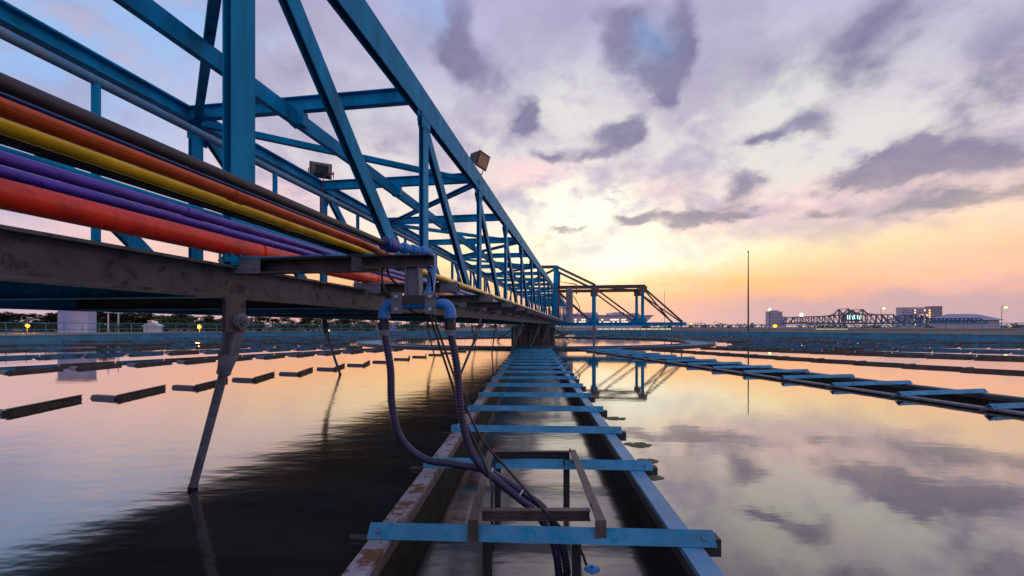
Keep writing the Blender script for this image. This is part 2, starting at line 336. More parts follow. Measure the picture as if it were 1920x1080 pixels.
for fc in bm.faces:
    ce = fc.calc_center_median()
    for phi, off in TROUGHS:
        base, o, sd = trough_frame(phi, off); w = ce-base
        if abs(w.dot(sd)) < W_OUT-.03 and RO+.02 < w.dot(o) < 44.9: kill.append(fc); break
bmesh.ops.delete(bm, geom=kill, context='FACES')
me = bpy.data.meshes.new('tank_water'); bm.to_mesh(me); bm.free(); me.materials.append(M['water'])
structure(inst('tank_water', me, (0, 0, 0)))

t = thing('tank_wall', 'round blue concrete tank wall running behind all the water', 'tank wall', (C.x, C.y+R, .0))
m_ = MB(); ring(m_, [(R-.0,-1.2),(R+.42,-1.2),(R+.42,.58),(R+.0,.58)], n=200); m_.build('wall', M['bluewall'], t)
m_ = MB(); ring(m_, [(R-.06,.583),(R+.5,.583),(R+.5,.64),(R-.06,.64)], n=200); m_.build('coping', M['bluewall'], t)
t = thing('railing', 'blue two-bar pipe railing along the top of the round tank wall', 'railing', (C.x, C.y+R+.2, .64))
A0, A1 = -2.3, 2.3; npost = int(R*(A1-A0)/1.75)
pm = MB().tube((0,0,0),(0,0,1.13),.028,8); pmesh = pm.mesh('post', M['rail'])
for i in range(npost+1):
    a = A0+(A1-A0)*i/npost; inst('post', pmesh, (C.x+(R+.2)*math.sin(a), C.y+(R+.2)*math.cos(a), .64), 0, t)
for z in (1.16, 1.77):
    m_ = MB(); m_.path([(C.x+(R+.2)*math.sin(A0+(A1-A0)*i/npost), C.y+(R+.2)*math.cos(A0+(A1-A0)*i/npost), z) for i in range(npost+1)], .03, 8); m_.build('rail', M['rail'], t)

# ------------------------------------------------------------------ central ring and column
t = thing('central_ring', 'large round blue ring channel lying around the central column', 'ring channel', (C.x, C.y-RO, 0))
for r in (RI, RO):
    m_ = MB(); ring(m_, [(r-.04,-.4),(r+.04,-.4),(r+.04,.085),(r-.04,.085)], n=128); m_.build('ring_wall', M['darkgrey'], t)
    m_ = MB(); ring(m_, [(r-.1,.088),(r+.1,.088),(r+.1,.13),(r-.1,.13)], n=128); m_.build('rim', M['bar_blue'], t)
m_ = MB(); ring(m_, [(RI+.043,.02),(RO-.043,.02),(RO-.043,.05),(RI+.043,.05)], n=128); m_.build('channel_floor', M['bluewall'], t)
t = thing('central_column', 'thick dark concrete column under the far end of the bridge', 'column', (C.x, C.y, 0))
m_ = MB(); m_.path([(C.x,C.y,-1),(C.x,C.y,1.35)], 2.0, 48); m_.build('shaft', M['concrete'], t)
m_ = MB(); m_.path([(C.x,C.y,1.352),(C.x,C.y,1.56)], 2.12, 48); m_.build('cap', M['darkgrey'], t)
for i in range(10):
    a = 2*PI*i/10+.2; p = C+Vector((math.sin(a)*2.06, math.cos(a)*2.06, 0))
    m_ = MB(); m_.box((p.x-.06,p.y-.06,0),(p.x+.06,p.y+.06,1.34)); m_.build('rib', M['darkgrey'], t)
for s_ in (-1, 1):
    m_ = MB(); m_.beam((C.x+s_*1.9,C.y-.6,1.3),(C.x+s_*3.5,C.y-.6,.05), prof_R(.11,.11)); m_.build('stay', M['darkgrey'], t)

# ------------------------------------------------------------------ open launders (troughs) with angle-iron slats
SL = 2.16; PITCH = 1.447
slat_me = None
def make_trough(name, phi, off, label, rho0, rho1, first, lastslat, left_mat, right_mat):
    global slat_me
    base, o, sd = trough_frame(phi, off); rz = math.atan2(sd.y, sd.x)
    t = thing(name, label, 'trough', base+o*((rho0+rho1)/2), 'open launders with slats')
    def wallp(s0, s1, z0, z1, nm, mt):
        a, b = base+o*rho0+sd*(s0+s1)/2, base+o*rho1+sd*(s0+s1)/2; zc = (z0+z1)/2
        m_ = MB(); m_.beam(a+Vector((0,0,zc)), b+Vector((0,0,zc)), prof_R(abs(s1-s0), z1-z0)); return m_.build(nm, mt, t)
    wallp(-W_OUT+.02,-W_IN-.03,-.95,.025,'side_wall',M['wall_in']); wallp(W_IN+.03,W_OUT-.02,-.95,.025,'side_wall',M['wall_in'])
    wallp(-W_OUT,-W_IN,.027,.062,'wall_top',left_mat); wallp(W_IN,W_OUT,.027,.062,'wall_top',right_mat)
    wallp(-W_IN-.028,-W_IN-.005,-.06,.022,'wall_lip',M['brown']); wallp(W_IN+.005,W_IN+.028,-.05,.022,'wall_lip',M['darkgrey'])
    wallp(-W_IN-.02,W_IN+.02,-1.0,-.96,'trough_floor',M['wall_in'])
    if slat_me is None:
        mb = MB(); mb.beam((-SL/2,0,0),(SL/2,0,0), prof_V(.105)); slat_me = mb.mesh('slat', M['blue_plate'])
        mb = MB(); mb.box((0,-.05,-.035),(.16,.05,.055)); make_trough.stub = mb.mesh('stub', M['darkgrey'])
        mb = MB(); mb.tube((0,0,.03),(0,-.014,.044),.011,6); make_trough.bolt = mb.mesh('bolt', M['galv'])
        mb = MB(); mb.tube((0,0,.01),(-.17,0,.01),.022,8); make_trough.rod = mb.mesh('tie_rod', M['darkgrey'])
    k = 0; rho = first
    while rho > lastslat:
        p = base+o*rho+sd*off+Vector((0,0,.066)); rnd = random.uniform(-.006,.006)
        inst('slat', slat_me, p+Vector((0,0,0)), rz+rnd, t)
        if rho > first-6*PITCH:
            for s_ in (-1, 1): inst('bolt', make_trough.bolt, p+sd*s_*(SL/2-.07)+o*.037, rz, t)
        inst('stub', make_trough.stub, base+o*(rho-.10)+sd*W_OUT+Vector((0,0,.0)), rz, t)
        inst('tie_rod', make_trough.rod, base+o*(rho-.06)-sd*W_OUT+Vector((0,0,0)), rz, t)
        rho -= PITCH
    a, b = base+o*rho0, base+o*rho1
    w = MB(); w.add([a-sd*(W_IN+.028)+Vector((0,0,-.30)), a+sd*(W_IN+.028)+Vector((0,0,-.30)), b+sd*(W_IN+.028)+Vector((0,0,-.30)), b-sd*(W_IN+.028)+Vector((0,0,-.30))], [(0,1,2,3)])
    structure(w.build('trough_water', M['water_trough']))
    return t
d0 = C.length      # distance from the tank's centre to the camera's foot
make_trough('trough', PHI0, .035, 'wide open trough with blue slats running straight ahead below the hoses', RO+.05, 44.8, d0-2.84+PITCH, RO+.3, M['rusty'], M['blue_light'])
make_trough('trough', PHI1, 0, 'open trough with stepped blue slats crossing the water at right', RO+.05, 44.8, 36.55+3*PITCH, RO+.3, M['galv'], M['galv'])
# closed launder rows: overlapping side plates and short ridge beams, one row for each remaining spoke
barm = MB(); barm.box((-.012,0,-.06),(.012,1.53,.075)); barm.box((-.028,0,.077),(.028,1.53,.09)); barm.box((.014,0.01,.0),(.024,1.52,.02)); barm.box((-.022,0.2,-.06),(-.014,.24,.07)); barm.box((-.022,1.2,-.06),(-.014,1.24,.07))
bar_me = [barm.mesh('side_plate', M['bar']), None]; b2 = bar_me[0].copy(); b2.materials[0] = M['bar_blue']; bar_me[1] = b2
capm = MB(); capm.beam((-.66,0,-.02),(0,0,-.02), [(-.09,-.0),(-.05,.085),(.05,.085),(.09,0),(.05,-.07),(-.05,-.07)]); cap_me = capm.mesh('ridge_beam', M['cap'])
ordn = ['first','second','third','fourth','fifth','sixth','seventh','eighth','ninth','tenth','eleventh','twelfth']
rows = [(math.radians(17.0+14.4*i), 'left', i) for i in range(12)]+[(math.radians(-25.7-14.4*i), 'right', i) for i in range(11)]
for phi, sidew, i in rows:
    base, o, sd = trough_frame(phi, 0); away = math.cos(phi) < -.1
    ax = -o; edge = 1.0 if sidew == 'left' else -1.0
    t = thing('launder_row', ('%s row of dark launder plates and short beams counted from the central trough leftwards' if sidew == 'left' else '%s row of dark launder plates beyond the slatted trough at right') % ordn[i], 'launder row', base+o*30, 'launder rows spoking out from the ring')
    rho = 43.9; k = 0
    while rho > RO+1.6:
        p = base+o*rho+sd*edge*.95; j = random.uniform(-.02,.02)
        barang = phi-math.radians(27 if sidew == 'left' else 13)
        inst('side_plate', bar_me[1 if (i >= 2 and random.random() < .75) else 0], p, -barang+j, t)
        s_ = 1 if sidew == 'left' else -1
        inst('ridge_beam', cap_me, p+Vector((0,0,0)), math.atan2(sd.y, sd.x)+(0 if s_ > 0 else PI)+j, t)
        if i >= 1: inst('side_plate', bar_me[1 if random.random() < .7 else 0], base+o*rho-sd*edge*.95, -phi+j, t)
        rho -= 1.56; k += 1

# ------------------------------------------------------------------ the rotating bridge
QN, QF, D1, PAN = -2.75, -7.2, 3.22, 4.25
KMIN, KMAX = -1, 19
br = thing('truss_bridge', 'long blue steel truss bridge spanning the tank from upper left to the column', 'bridge', B(-5, 12, 0))
def bb(nm, a, b, prof, mt, up=(0,0,1), par=None):
    m_ = MB(); m_.beam(B(*a), B(*b), prof, up); return m_.build(nm, M[mt] if isinstance(mt, str) else mt, par or br)
LQ = B(1,0,0)-B(0,0,0)   # unit to the right
DS, DE = -3.6, D1+PAN*KMAX+.4
bb('bottom_beam', (QN-.02,DS,.355), (QN-.02,DE,.355), prof_I(.17,.25,.02,.014), 'grey')
bb('bottom_beam', (QF,DS,.355), (QF,DE,.355), prof_I(.17,.25,.02,.014), 'blue')
bb('top_chord', (QN-.05,DS,3.945), (QN-.05,DE,3.945), prof_H(.13,.47,.02), 'blue')
bb('top_chord', (QF,DS,3.925), (QF,DE,3.925), prof_I(.24,.25,.03,.04), 'blue')
bb('middle_beam', (-4.97,DS,3.665), (-4.97,DE,3.665), prof_C(.1,.26,.02), 'blue')
def dk_(k): return D1+PAN*k
kc = 9
for k in range(KMIN, KMAX+1):
    d = dk_(k)
    for q, s_ in ((QN, 1), (QF, -1)):
        bb('post', (q+.03*s_, d, .482), (q+.03*s_, d, 3.70 if s_ > 0 else 3.798), prof_H(.085,.25,.014), 'blue', up=B(0,1,0)-B(0,0,0))
        m_ = MB(); p = B(q-.03, d, 0); m_.box((p.x-.012,p.y-.22,p.z+3.5),(p.x+.012,p.y+.3,p.z+3.69)); m_.build('gusset', M['blue'], br)
        if k < KMAX and k >= 0:
            a, b = ((dk_(k)+.16, 3.69), (dk_(k+1)-.24, .50)) if k < kc else ((dk_(k)+.24, .50), (dk_(k+1)-.14, 3.80))
            bb('diagonal', (q-.07*s_, a[0], a[1]), (q-.07*s_, b[0], b[1]), prof_H(.095,.24,.014), 'blue', up=LQ.cross(B(q,b[0],b[1])-B(q,a[0],a[1])))
    if 0 <= k <= 5:
        for z0, z1, nm in ((.50,.78,'foot_plate'), (3.4,3.67,'head_plate')):
            m_ = MB(); m_.beam(B(QN+.072,d-.20,(z0+z1)/2), B(QN+.072,d+.20,(z0+z1)/2), prof_R(.012,z1-z0)); pl = m_.build(nm, M['blue'], br)
            m_ = MB()
            for bd in (-.15,-.05,.05,.15):
                for bz in (z0+.06, z1-.06): m_.tube(B(QN+.078,d+bd,bz), B(QN+.094,d+bd,bz), .015, 6)
            m_.build('bolt_set', M['blue'], pl)
    bb('cross_beam', (QN-.12,d-.22,3.925), (QF,d-.22,3.925), prof_I(.14,.246,.018,.014), 'blue')
    m_ = MB(); p = B(-4.97, d-.22, 0); m_.box((p.x-.1,p.y-.1,p.z+3.55),(p.x+.14,p.y+.1,p.z+3.799)); m_.build('hanger_block', M['blue'], br)
    if k < KMAX:
        a, b = (QN, QF) if k % 2 else (QF, QN)
        bb('top_brace', (b, dk_(k), 3.87), (a, dk_(k+1), 3.87), prof_C(.12,.12,.016), 'blue')
for k in range(2*KMIN, 2*KMAX+1):
    d = D1+PAN/2*k
    bb('floor_beam', (QN-.12,d,.33), (QF+.1,d,.33), prof_I(.1,.18,.014,.01), 'darkgrey' if k % 2 else 'blue')
m_ = MB(); m_.add([B(QN-.1,DS,.445),B(QF+.1,DS,.445),B(QF+.1,DE,.445),B(QN-.1,DE,.445),B(QN-.1,DS,.475),B(QF+.1,DS,.475),B(QF+.1,DE,.475),B(QN-.1,DE,.475)],[(0,1,2,3),(4,5,6,7),(0,1,5,4),(1,2,6,5),(2,3,7,6),(3,0,4,7)]); m_.build('deck_plate', M['darkgrey'], br)
for q, mt in ((-3.12,'blue_light'), (-6.85,'blue')):
    m_ = MB(); m_.tube(B(q,DS,1.60),B(q,DE,1.60),.032,12); m_.build('handrail', M[mt], br)
    m_ = MB(); m_.tube(B(q,DS,.965),B(q,DE,.965),.022,10); m_.build('mid_rail', M['blue'], br)
    for i in range(50):
        d = DS+.9+1.72*i
        if d < DE: m_ = MB(); m_.tube(B(q,d,.476),B(q,d,1.58),.025,8); m_.build('rail_post', M['blue'], br)
# scraper hangers: plate, pin, clevis and rod
def hanger(q, d, lean, big):
    p = B(q, d, 0)
    m_ = MB(); m_.beam(B(q+.07,d,.228), B(q+.07,d,-.04), prof_R(.205,.03), up=LQ); pl = m_.build('scraper_hanger', M['grey'], br)
    ll, ff = lean; z1 = -1.44
    top = Vector(B(q+.05, d+.02, -.06)); foot = B(q+.05+ll, d+.02+ff, -1.9); dr = (foot-top).normalized()
    m_ = MB(); pin = B(q+.085, d+.03, .045); m_.tube(pin, pin+LQ*.035, .062, 20); m_.tube(pin+LQ*.036, pin+LQ*.06, .042, 6); m_.tube(pin+LQ*.061, pin+LQ*.085, .02, 12); m_.build('pin', M['galv'], pl)
    m_ = MB()
    fw = B(0,1,0)-B(0,0,0)
    for s_ in (-1, 1):
        m_.beam(top+fw*.03+LQ*.04*s_+Vector((0,0,.11)), top+dr*.2+LQ*.04*s_, prof_R(.10,.022), up=LQ)
    m_.path([top+dr*.15, top+dr*.19, top+dr*.30, top+dr*.33], [.03,.066,.054,.046], 16); m_.build('clevis', M['galv'], pl)
    m_ = MB(); m_.path([top+dr*.31, top+dr*.35], .052, 16); m_.build('collar', M['galv'], pl)
    m_ = MB(); m_.tube(top+dr*.34, foot, .034, 14); m_.build('rod', M['galv'], pl)
    wl = top+dr*(top.z/-dr.z); m_ = MB(); m_.tube(wl-dr*.035, wl+dr*.05, .0375, 14); m_.build('wet_band', M['wall_in'], pl)
for k in range(0, 19, 2):
    hanger(QN, dk_(k)-.1, (-.86,.36), True)
    if k >= 2: hanger(QF, dk_(k)-.1, (.22,.75), False)
    if k >= 4: hanger(QN-1.6, dk_(k)+1.8, (-.3,.4), False)
# pipe arms reaching out from the near beam
for k in range(0, 19):
    d = D1+PAN/2*k+.0
    bb('pipe_arm', (QN-.12,d,.48), (-1.50,d,.48), prof_C(.10,.115,.012,-1), 'grey')
    m_ = MB(); m_.beam(B(QN-.1,d-.055,.49),B(QN+.26,d-.055,.49),prof_R(.008,.14)); m_.build('arm_cleat', M['galv'], br)
    bb('arm_plate', (QN+.05,d,.545), (-1.52,d,.545), prof_R(.13,.012), 'blue_light')
    m_ = MB(); m_.beam(B(-1.72,d-.058,.487),B(-1.495,d-.058,.487),prof_R(.01,.125)); m_.build('end_cleat', M['galv'], br)

# ------------------------------------------------------------------ service pipes on the arms
DP = D1+PAN/2*18+.4
def pipe(nm, label, q, z, r, mt, d0=-3.2, d1=DP, seg=14):
    m_ = MB(); m_.tube(B(q,d0,z),B(q,d1,z),r,seg); o = m_.build(nm, M[mt]); tag(o, label, 'pipe', 'service pipes along the bridge'); return o
rp = pipe('red_pipe', 'thick red pipe lying closest to the dark bridge beam', -2.70, .632, .078, 'red', seg=28)
def clamps(par, q, z, r, mt, off=.12, w=.03):
    for k in range(0, 12):
        d = D1+PAN/2*k+off; m_ = MB(); m_.tube(B(q,d-w,z),B(q,d+w,z),r*1.13,20); m_.build('clamp', M[mt], par)
clamps(rp, -2.70, .632, .078, 'red', -.02+.22, .02)
p1 = pipe('purple_pipe', 'thin purple pipe, the lower of the purple pair next to the red pipe', -2.12, .574, .023, 'purple'); clamps(p1, -2.12, .574, .023, 'purple')
p2 = pipe('purple_pipe', 'purple pipe, the upper of the purple pair on the side of the yellow pipe', -1.95, .575, .024, 'purple'); clamps(p2, -1.95, .575, .024, 'purple')
for par, q, z, r, mt, dd in ((rp,-2.70,.632,.078,'red',(1.3,6.9,12.2)), (p1,-2.12,.574,.023,'purple',(.4,4.6,9.3)), (p2,-1.95,.575,.024,'purple',(2.0,7.7,13.1))):
    for d in dd: m_ = MB(); m_.tube(B(q,d-.05,z),B(q,d+.05,z),r*1.09,24); m_.build('coupling', M[mt], par)
cb = thing('cable_bundle', 'bundle of thin black cables running just below the yellow pipe', 'cable', B(-1.75,4,.55), 'service pipes along the bridge')
for i in range(4):
    pts = [B(-1.735+.018*i+.006*math.sin(i*2+j*.9), -3.2+j*1.0, .56+.012*(i % 2)+.006*math.sin(j*1.7+i)) for j in range(int(DP+3))]
    m_ = MB(); m_.path(pts, .0105, 8); m_.build('cable', M['rubber'], cb)
py = pipe('yellow_pipe', 'yellow pipe running the whole length between black cables and orange pipe', -1.63, .575, .028, 'yellow', seg=20); clamps(py, -1.63, .575, .028, 'yellow', .3)
m_ = MB(); m_.path([B(-1.49,-3.2,.574),B(-1.49,D1-.35,.574),B(-1.485,D1-.12,.562),B(-1.48,D1+.12,.556)], [.029]*4, 20); po = m_.build('orange_pipe', M['orange']); tag(po, 'orange pipe between the yellow and charcoal pipes, ending at the arm with the hoses', 'pipe', 'service pipes along the bridge')
m_ = MB(); m_.tube(B(-1.48,D1-.02,.56),B(-1.48,D1+.0,.56),.036,20); m_.build('clamp', M['pvc'], po)
for par, q, z, r, mt, dd in ((py,-1.63,.575,.028,'yellow',(.35,2.3,5.9,9.8)), (po,-1.49,.574,.029,'orange',(-.1,1.75))):
    for d in dd: m_ = MB(); m_.tube(B(q,d-.035,z),B(q,d+.035,z),r*1.14,20); m_.build('coupling', M[mt], par)
pg = pipe('charcoal_pipe', 'charcoal pipe, topmost of the pipes, ending in a blue coupling', -1.365, .582, .0215, 'charcoal', d1=D1-.22, seg=20)
m_ = MB(); m_.tube(B(-1.412,-3.2,.572),B(-1.412,D1-.1,.572),.006,8); tag(m_.build('thin_blue_cable', M['pvc_dark']), 'thin dark blue line between the orange and charcoal pipes', 'cable', 'service pipes along the bridge')

# ------------------------------------------------------------------ hose stand at the end of the first arm
hs = thing('hose_manifold', 'blue pipe manifold hanging from a steel arm with two hose outlets', 'manifold', B(-1.19, D1, .0))
def hb(nm, a, b, prof, mt, up=(0,0,1), par=None): return bb(nm, a, b, prof, mt, up, par or hs)
hb('extension_arm', (-1.62,D1-.13,.475), (-1.06,D1-.13,.475), prof_C(.09,.09,.01,-1), 'grey')
m_ = MB(); m_.tube(B(-1.365,D1-.26,.585),B(-1.345,D1-.14,.585),.05,18); m_.tube(B(-1.36,D1-.23,.585),B(-1.35,D1-.17,.585),.055,8); m_.build('union', M['pvc_dark'], hs)
m_ = MB(); m_.path(spline([B(-1.345,D1-.15,.585),B(-1.28,D1-.03,.58),B(-1.2,D1+.09,.575),B(-1.16,D1+.12,.55),B(-1.15,D1+.12,.5),B(-1.14,D1+.06,.3),B(-1.135,D1-.09,.18)],8), .033, 18); m_.build('supply_pipe', M['pvc'], hs)
for i in (0, 1, 2):
    a = B(-1.32,D1-.10,.583).lerp(B(-1.2,D1+.09,.575), .1+.36*i); b = a+(B(-1.2,D1+.09,.575)-B(-1.32,D1-.1,.583)).normalized()*.04
    m_ = MB(); m_.tube(a, b, .041, 18); m_.build('socket', M['pvc'], hs)
hb('stem', (-1.20,D1-.13,.43), (-1.20,D1-.13,.225), prof_H(.11,.075,.012), 'galv', up=B(0,1,0)-B(0,0,0))
hb('bracket_channel', (-1.33,D1-.13,.195), (-1.03,D1-.13,.195), prof_C(.11,.06,.01,1), 'darkgrey')
for q in (-1.305, -1.055):
    m_ = MB(); p = [B(q+a, D1-.19, z) for a, z in ((-.04,.095),(.04,.095),(.04,.245),(-.04,.245))]; p2_ = [x+(B(0,.012,0)-B(0,0,0)) for x in p]
    m_.add(p+p2_, [(0,1,2,3),(7,6,5,4),(0,4,5,1),(1,5,6,2),(2,6,7,3),(3,7,4,0)]); pl = m_.build('clamp_plate', M['galv'], hs)
    for z in (.125, .215):
        m_ = MB(); m_.tube(B(q,D1-.205,z),B(q,D1-.189,z),.012,6); m_.build('bolt', M['tie'], pl)
ZP = .163
def elbow(q, s_):
    arc = [B(q-s_*.05*math.cos(a)+s_*.0, D1-.135, ZP-.05+.05*math.sin(a)) for a in [PI/2*(1-i/6) for i in range(7)]]
    return arc
m_ = MB(); m_.tube(B(-1.38,D1-.135,ZP),B(-.96,D1-.135,ZP),.034,18); m_.build('cross_pipe', M['pvc'], hs)
HQ = (-1.425, -.925)
for q, s_ in ((HQ[0], -1), (HQ[1], 1)):
    pts = [B(q-s_*.075, D1-.135, ZP)]+[B(q-s_*.06+s_*.06*math.sin(a), D1-.135, ZP-.06+.06*math.cos(a)) for a in [PI/2*i/6 for i in range(7)]]+[B(q, D1-.135, ZP-.10)]
    m_ = MB(); m_.path(pts, .039, 18); m_.build('elbow', M['pvc'], hs)
    m_ = MB(); m_.path([B(q,D1-.135,ZP-.075),B(q,D1-.135,ZP-.10)], .044, 18); m_.build('elbow_collar', M['pvc'], hs)
    m_ = MB(); m_.path([B(q,D1-.135,ZP-.103),B(q,D1-.135,ZP-.125),B(q,D1-.135,ZP-.127),B(q,D1-.135,ZP-.185)], [.034,.034,.041,.041], 12); m_.build('coupling', M['rubber'], hs)
    m_ = MB(); m_.path([B(q,D1-.135,ZP-.188),B(q,D1-.135,ZP-.225)], .034, 14); m_.build('hose_clip', M['galv'], hs)
def corrugated(nm, label, pts, r, mt):
    P = spline(pts, 12); L = [0]
    for a, b in zip(P, P[1:]): L.append(L[-1]+(b-a).length)
    out, rad = [], []; step = .0075; i = 0; s_ = 0; k = 0
    while s_ < L[-1]:
        while L[i+1] < s_: i += 1
        out.append(P[i].lerp(P[i+1], (s_-L[i])/max(1e-6, L[i+1]-L[i]))); rad.append(r*(1.06 if k % 3 else .90)); s_ += step; k += 1
    m_ = MB(); m_.path(out, rad, 12); o = m_.build(nm, M[mt]); tag(o, label, 'hose', 'corrugated hoses'); return o
top1 = B(HQ[0],D1-.135,ZP-.20); top2 = B(HQ[1],D1-.135,ZP-.20)
YH = top1.y; YH2 = top2.y
h1 = [top1, at(732,690,YH), at(735,760,YH), at(752,822,YH), at(795,860,YH), at(850,870,YH-.01), at(905,880,YH-.02), at(950,903,YH-.05), at(990,930,YH-.08), at(1022,957,YH-.10), at(1050,1010,YH-.13), at(1063,1070,YH-.16), at(1066,1150,YH-.18)]
h2 = [top2, at(857,690,YH2), at(864,770,YH2), at(880,838,YH2-.01), at(905,878,YH2-.02), at(940,908,YH2-.03), at(980,940,YH2-.05), at(1008,965,YH2-.07), at(1036,1012,YH2-.09), at(1048,1075,YH2-.11), at(1050,1150,YH2-.13)]
ho1 = corrugated('hose', 'corrugated hose hanging from the left outlet, swinging low across the trough', h1, .0265, 'hose')
ho2 = corrugated('hose', 'corrugated hose dropping from the right outlet straight towards the trough frame', h2, .0265, 'hose')
for (u, v, Y, ax) in ((917,889,YH2+.02,(.75,-.05,-.55)), (975,925,YH2-.01,(.75,-.1,-.6))):
    p = at(u, v, Y); a = Vector(ax).normalized()*.004; m_ = MB(); m_.tube(p-a, p+a, .052, 16); o = m_.build('cable_tie', M['tie'], ho2)
cables = [('black cable looping from the arm down behind the left outlet of the manifold', [B(-1.45,D1-.1,.44),B(-1.44,D1-.14,.36),B(-1.40,D1-.15,.25),B(-1.30,D1-.1,.17),B(-1.2,D1-.07,.10),B(-1.1,D1-.06,.11)]),
    ('second black cable hanging in a loop beside the manifold stem', [B(-1.42,D1-.1,.44),B(-1.39,D1-.12,.37),B(-1.33,D1-.1,.31),B(-1.24,D1-.06,.30),B(-1.2,D1-.05,.31)]),
    ('black cable falling right of the manifold stem', [B(-1.12,D1-.1,.52),B(-1.10,D1-.15,.45),B(-1.06,D1-.16,.36),B(-1.07,D1-.1,.26)])]
for lb, pts in cables:
    m_ = MB(); m_.path(spline(pts, 8), .0085, 8); tag(m_.build('cable', M['rubber']), lb, 'cable', 'black cables at the manifold')
m_ = MB(); m_.path(spline([at(808,575,3.3),at(822,620,3.3),at(846,690,3.28),at(872,760,3.25),at(905,825,3.2),at(950,878,3.12),at(1000,935,3.0),at(1080,1020,2.85),at(1100,1060,2.8)], 8), .0085, 8); tag(m_.build('cable', M['rubber']), 'thin black cable slanting from the manifold past the hoses into the trough', 'cable', 'black cables at the manifold')
m_ = MB(); m_.path(spline([at(803,577,3.32),at(815,620,3.32),at(838,690,3.3),at(866,775,3.27),at(900,850,3.2),at(921,905,3.1),at(922,960,3.05),at(924,1030,3.0)], 8), .0085, 8); tag(m_.build('cable', M['rubber']), 'second thin black cable falling to the left side of the trough frame', 'cable', 'black cables at the manifold')

# ------------------------------------------------------------------ pump frame on the trough
fr = thing('pump_frame', 'brown angle-iron frame sitting on the two nearest trough slats', 'frame', (.03, 3.5, .0))
Y0, Y1 = 2.78, 4.36; ZT = .175
def lx(s_, Y): return .035+math.sin(PHI0)*Y*.0+s_+ (Y-2.8)*.0235+.135
def fbm(nm, a, b, prof, mt='brown', up=(0,0,1)):
    m_ = MB(); m_.beam(a, b, prof, up); return m_.build(nm, M[mt], fr)
Lp = [(-.03,.03),(.03,.03),(.03,.022),(-.022,.022),(-.022,-.03),(-.03,-.03)][::-1]
fbm('side_bar', (lx(-.41,Y0),Y0,ZT), (lx(-.41,Y1),Y1,ZT), Lp); fbm('side_bar', (lx(.38,Y0),Y0,ZT), (lx(.38,Y1),Y1,ZT), [(-x,y) for x,y in Lp][::-1])
fbm('front_bar', (lx(-.375,2.98),2.98,ZT-.022), (lx(.345,2.98),2.98,ZT-.022), prof_C(.05,.07,.007,-1), 'brown'); fbm('back_bar', (lx(-.38,4.34),4.31,ZT-.004), (lx(.35,4.34),4.31,ZT-.004), prof_C(.05,.07,.007,-1), 'darkgrey')
for s_, Y in ((-.34,4.24), (.315,4.24), (-.335,2.95), (.255,2.95)): fbm('leg', (lx(s_,Y),Y,ZT-.03 if Y > 4 else .06), (lx(s_,Y),Y,-.7), Lp, 'darkgrey', up=(0,1,0))
for s_ in (-.41, .38):
    m_ = MB(); x = lx(s_, Y0); m_.box((x-.034,Y0-.012,.07),(x+.034,Y0-.002,ZT+.03)); m_.build('foot_plate', M['brown'], fr)
    for y in (2.98, 4.31):
        m_ = MB(); m_.tube((lx(s_*.93,y),y,ZT+.03),(lx(s_*.93,y),y,ZT+.055),.009,8); m_.build('bolt', M['galv'], fr)
m_ = MB(); m_.ball((.56,3.14,-.325),.07,20,10,(1,1,.6)); m_.tube((.56,3.14,-.29),(.56,3.14,-.27),.012,10); tag(m_.build('float', M['pvc']), 'small round blue float in the trough water by the frame', 'float')
# clumps of moss along the trough's right side
for i, (u, v, w) in enumerate([(1153,783,.20), (1195,832,.2), (1214,862,.13), (1112,742,.16), (1226,893,.08)]):
    Y = F*1.385/(v-PY); p = at(u, v, Y); m_ = MB()
    for j in range(60):
        a, r = random.uniform(0, 2*PI), math.sqrt(random.random())*w*.75; m_.ball((p.x+r*math.cos(a), p.y+r*math.sin(a)*.7, .0), random.uniform(.015,.04), 6, 4, (1.3,1,.3))
    tag(m_.build('moss_clump', M['moss']), '%s clump of moss floating against the right side of the central trough' % (ordn[(3,2,1,4,0)[i]]+' nearest'), 'moss', 'moss clumps by the trough')

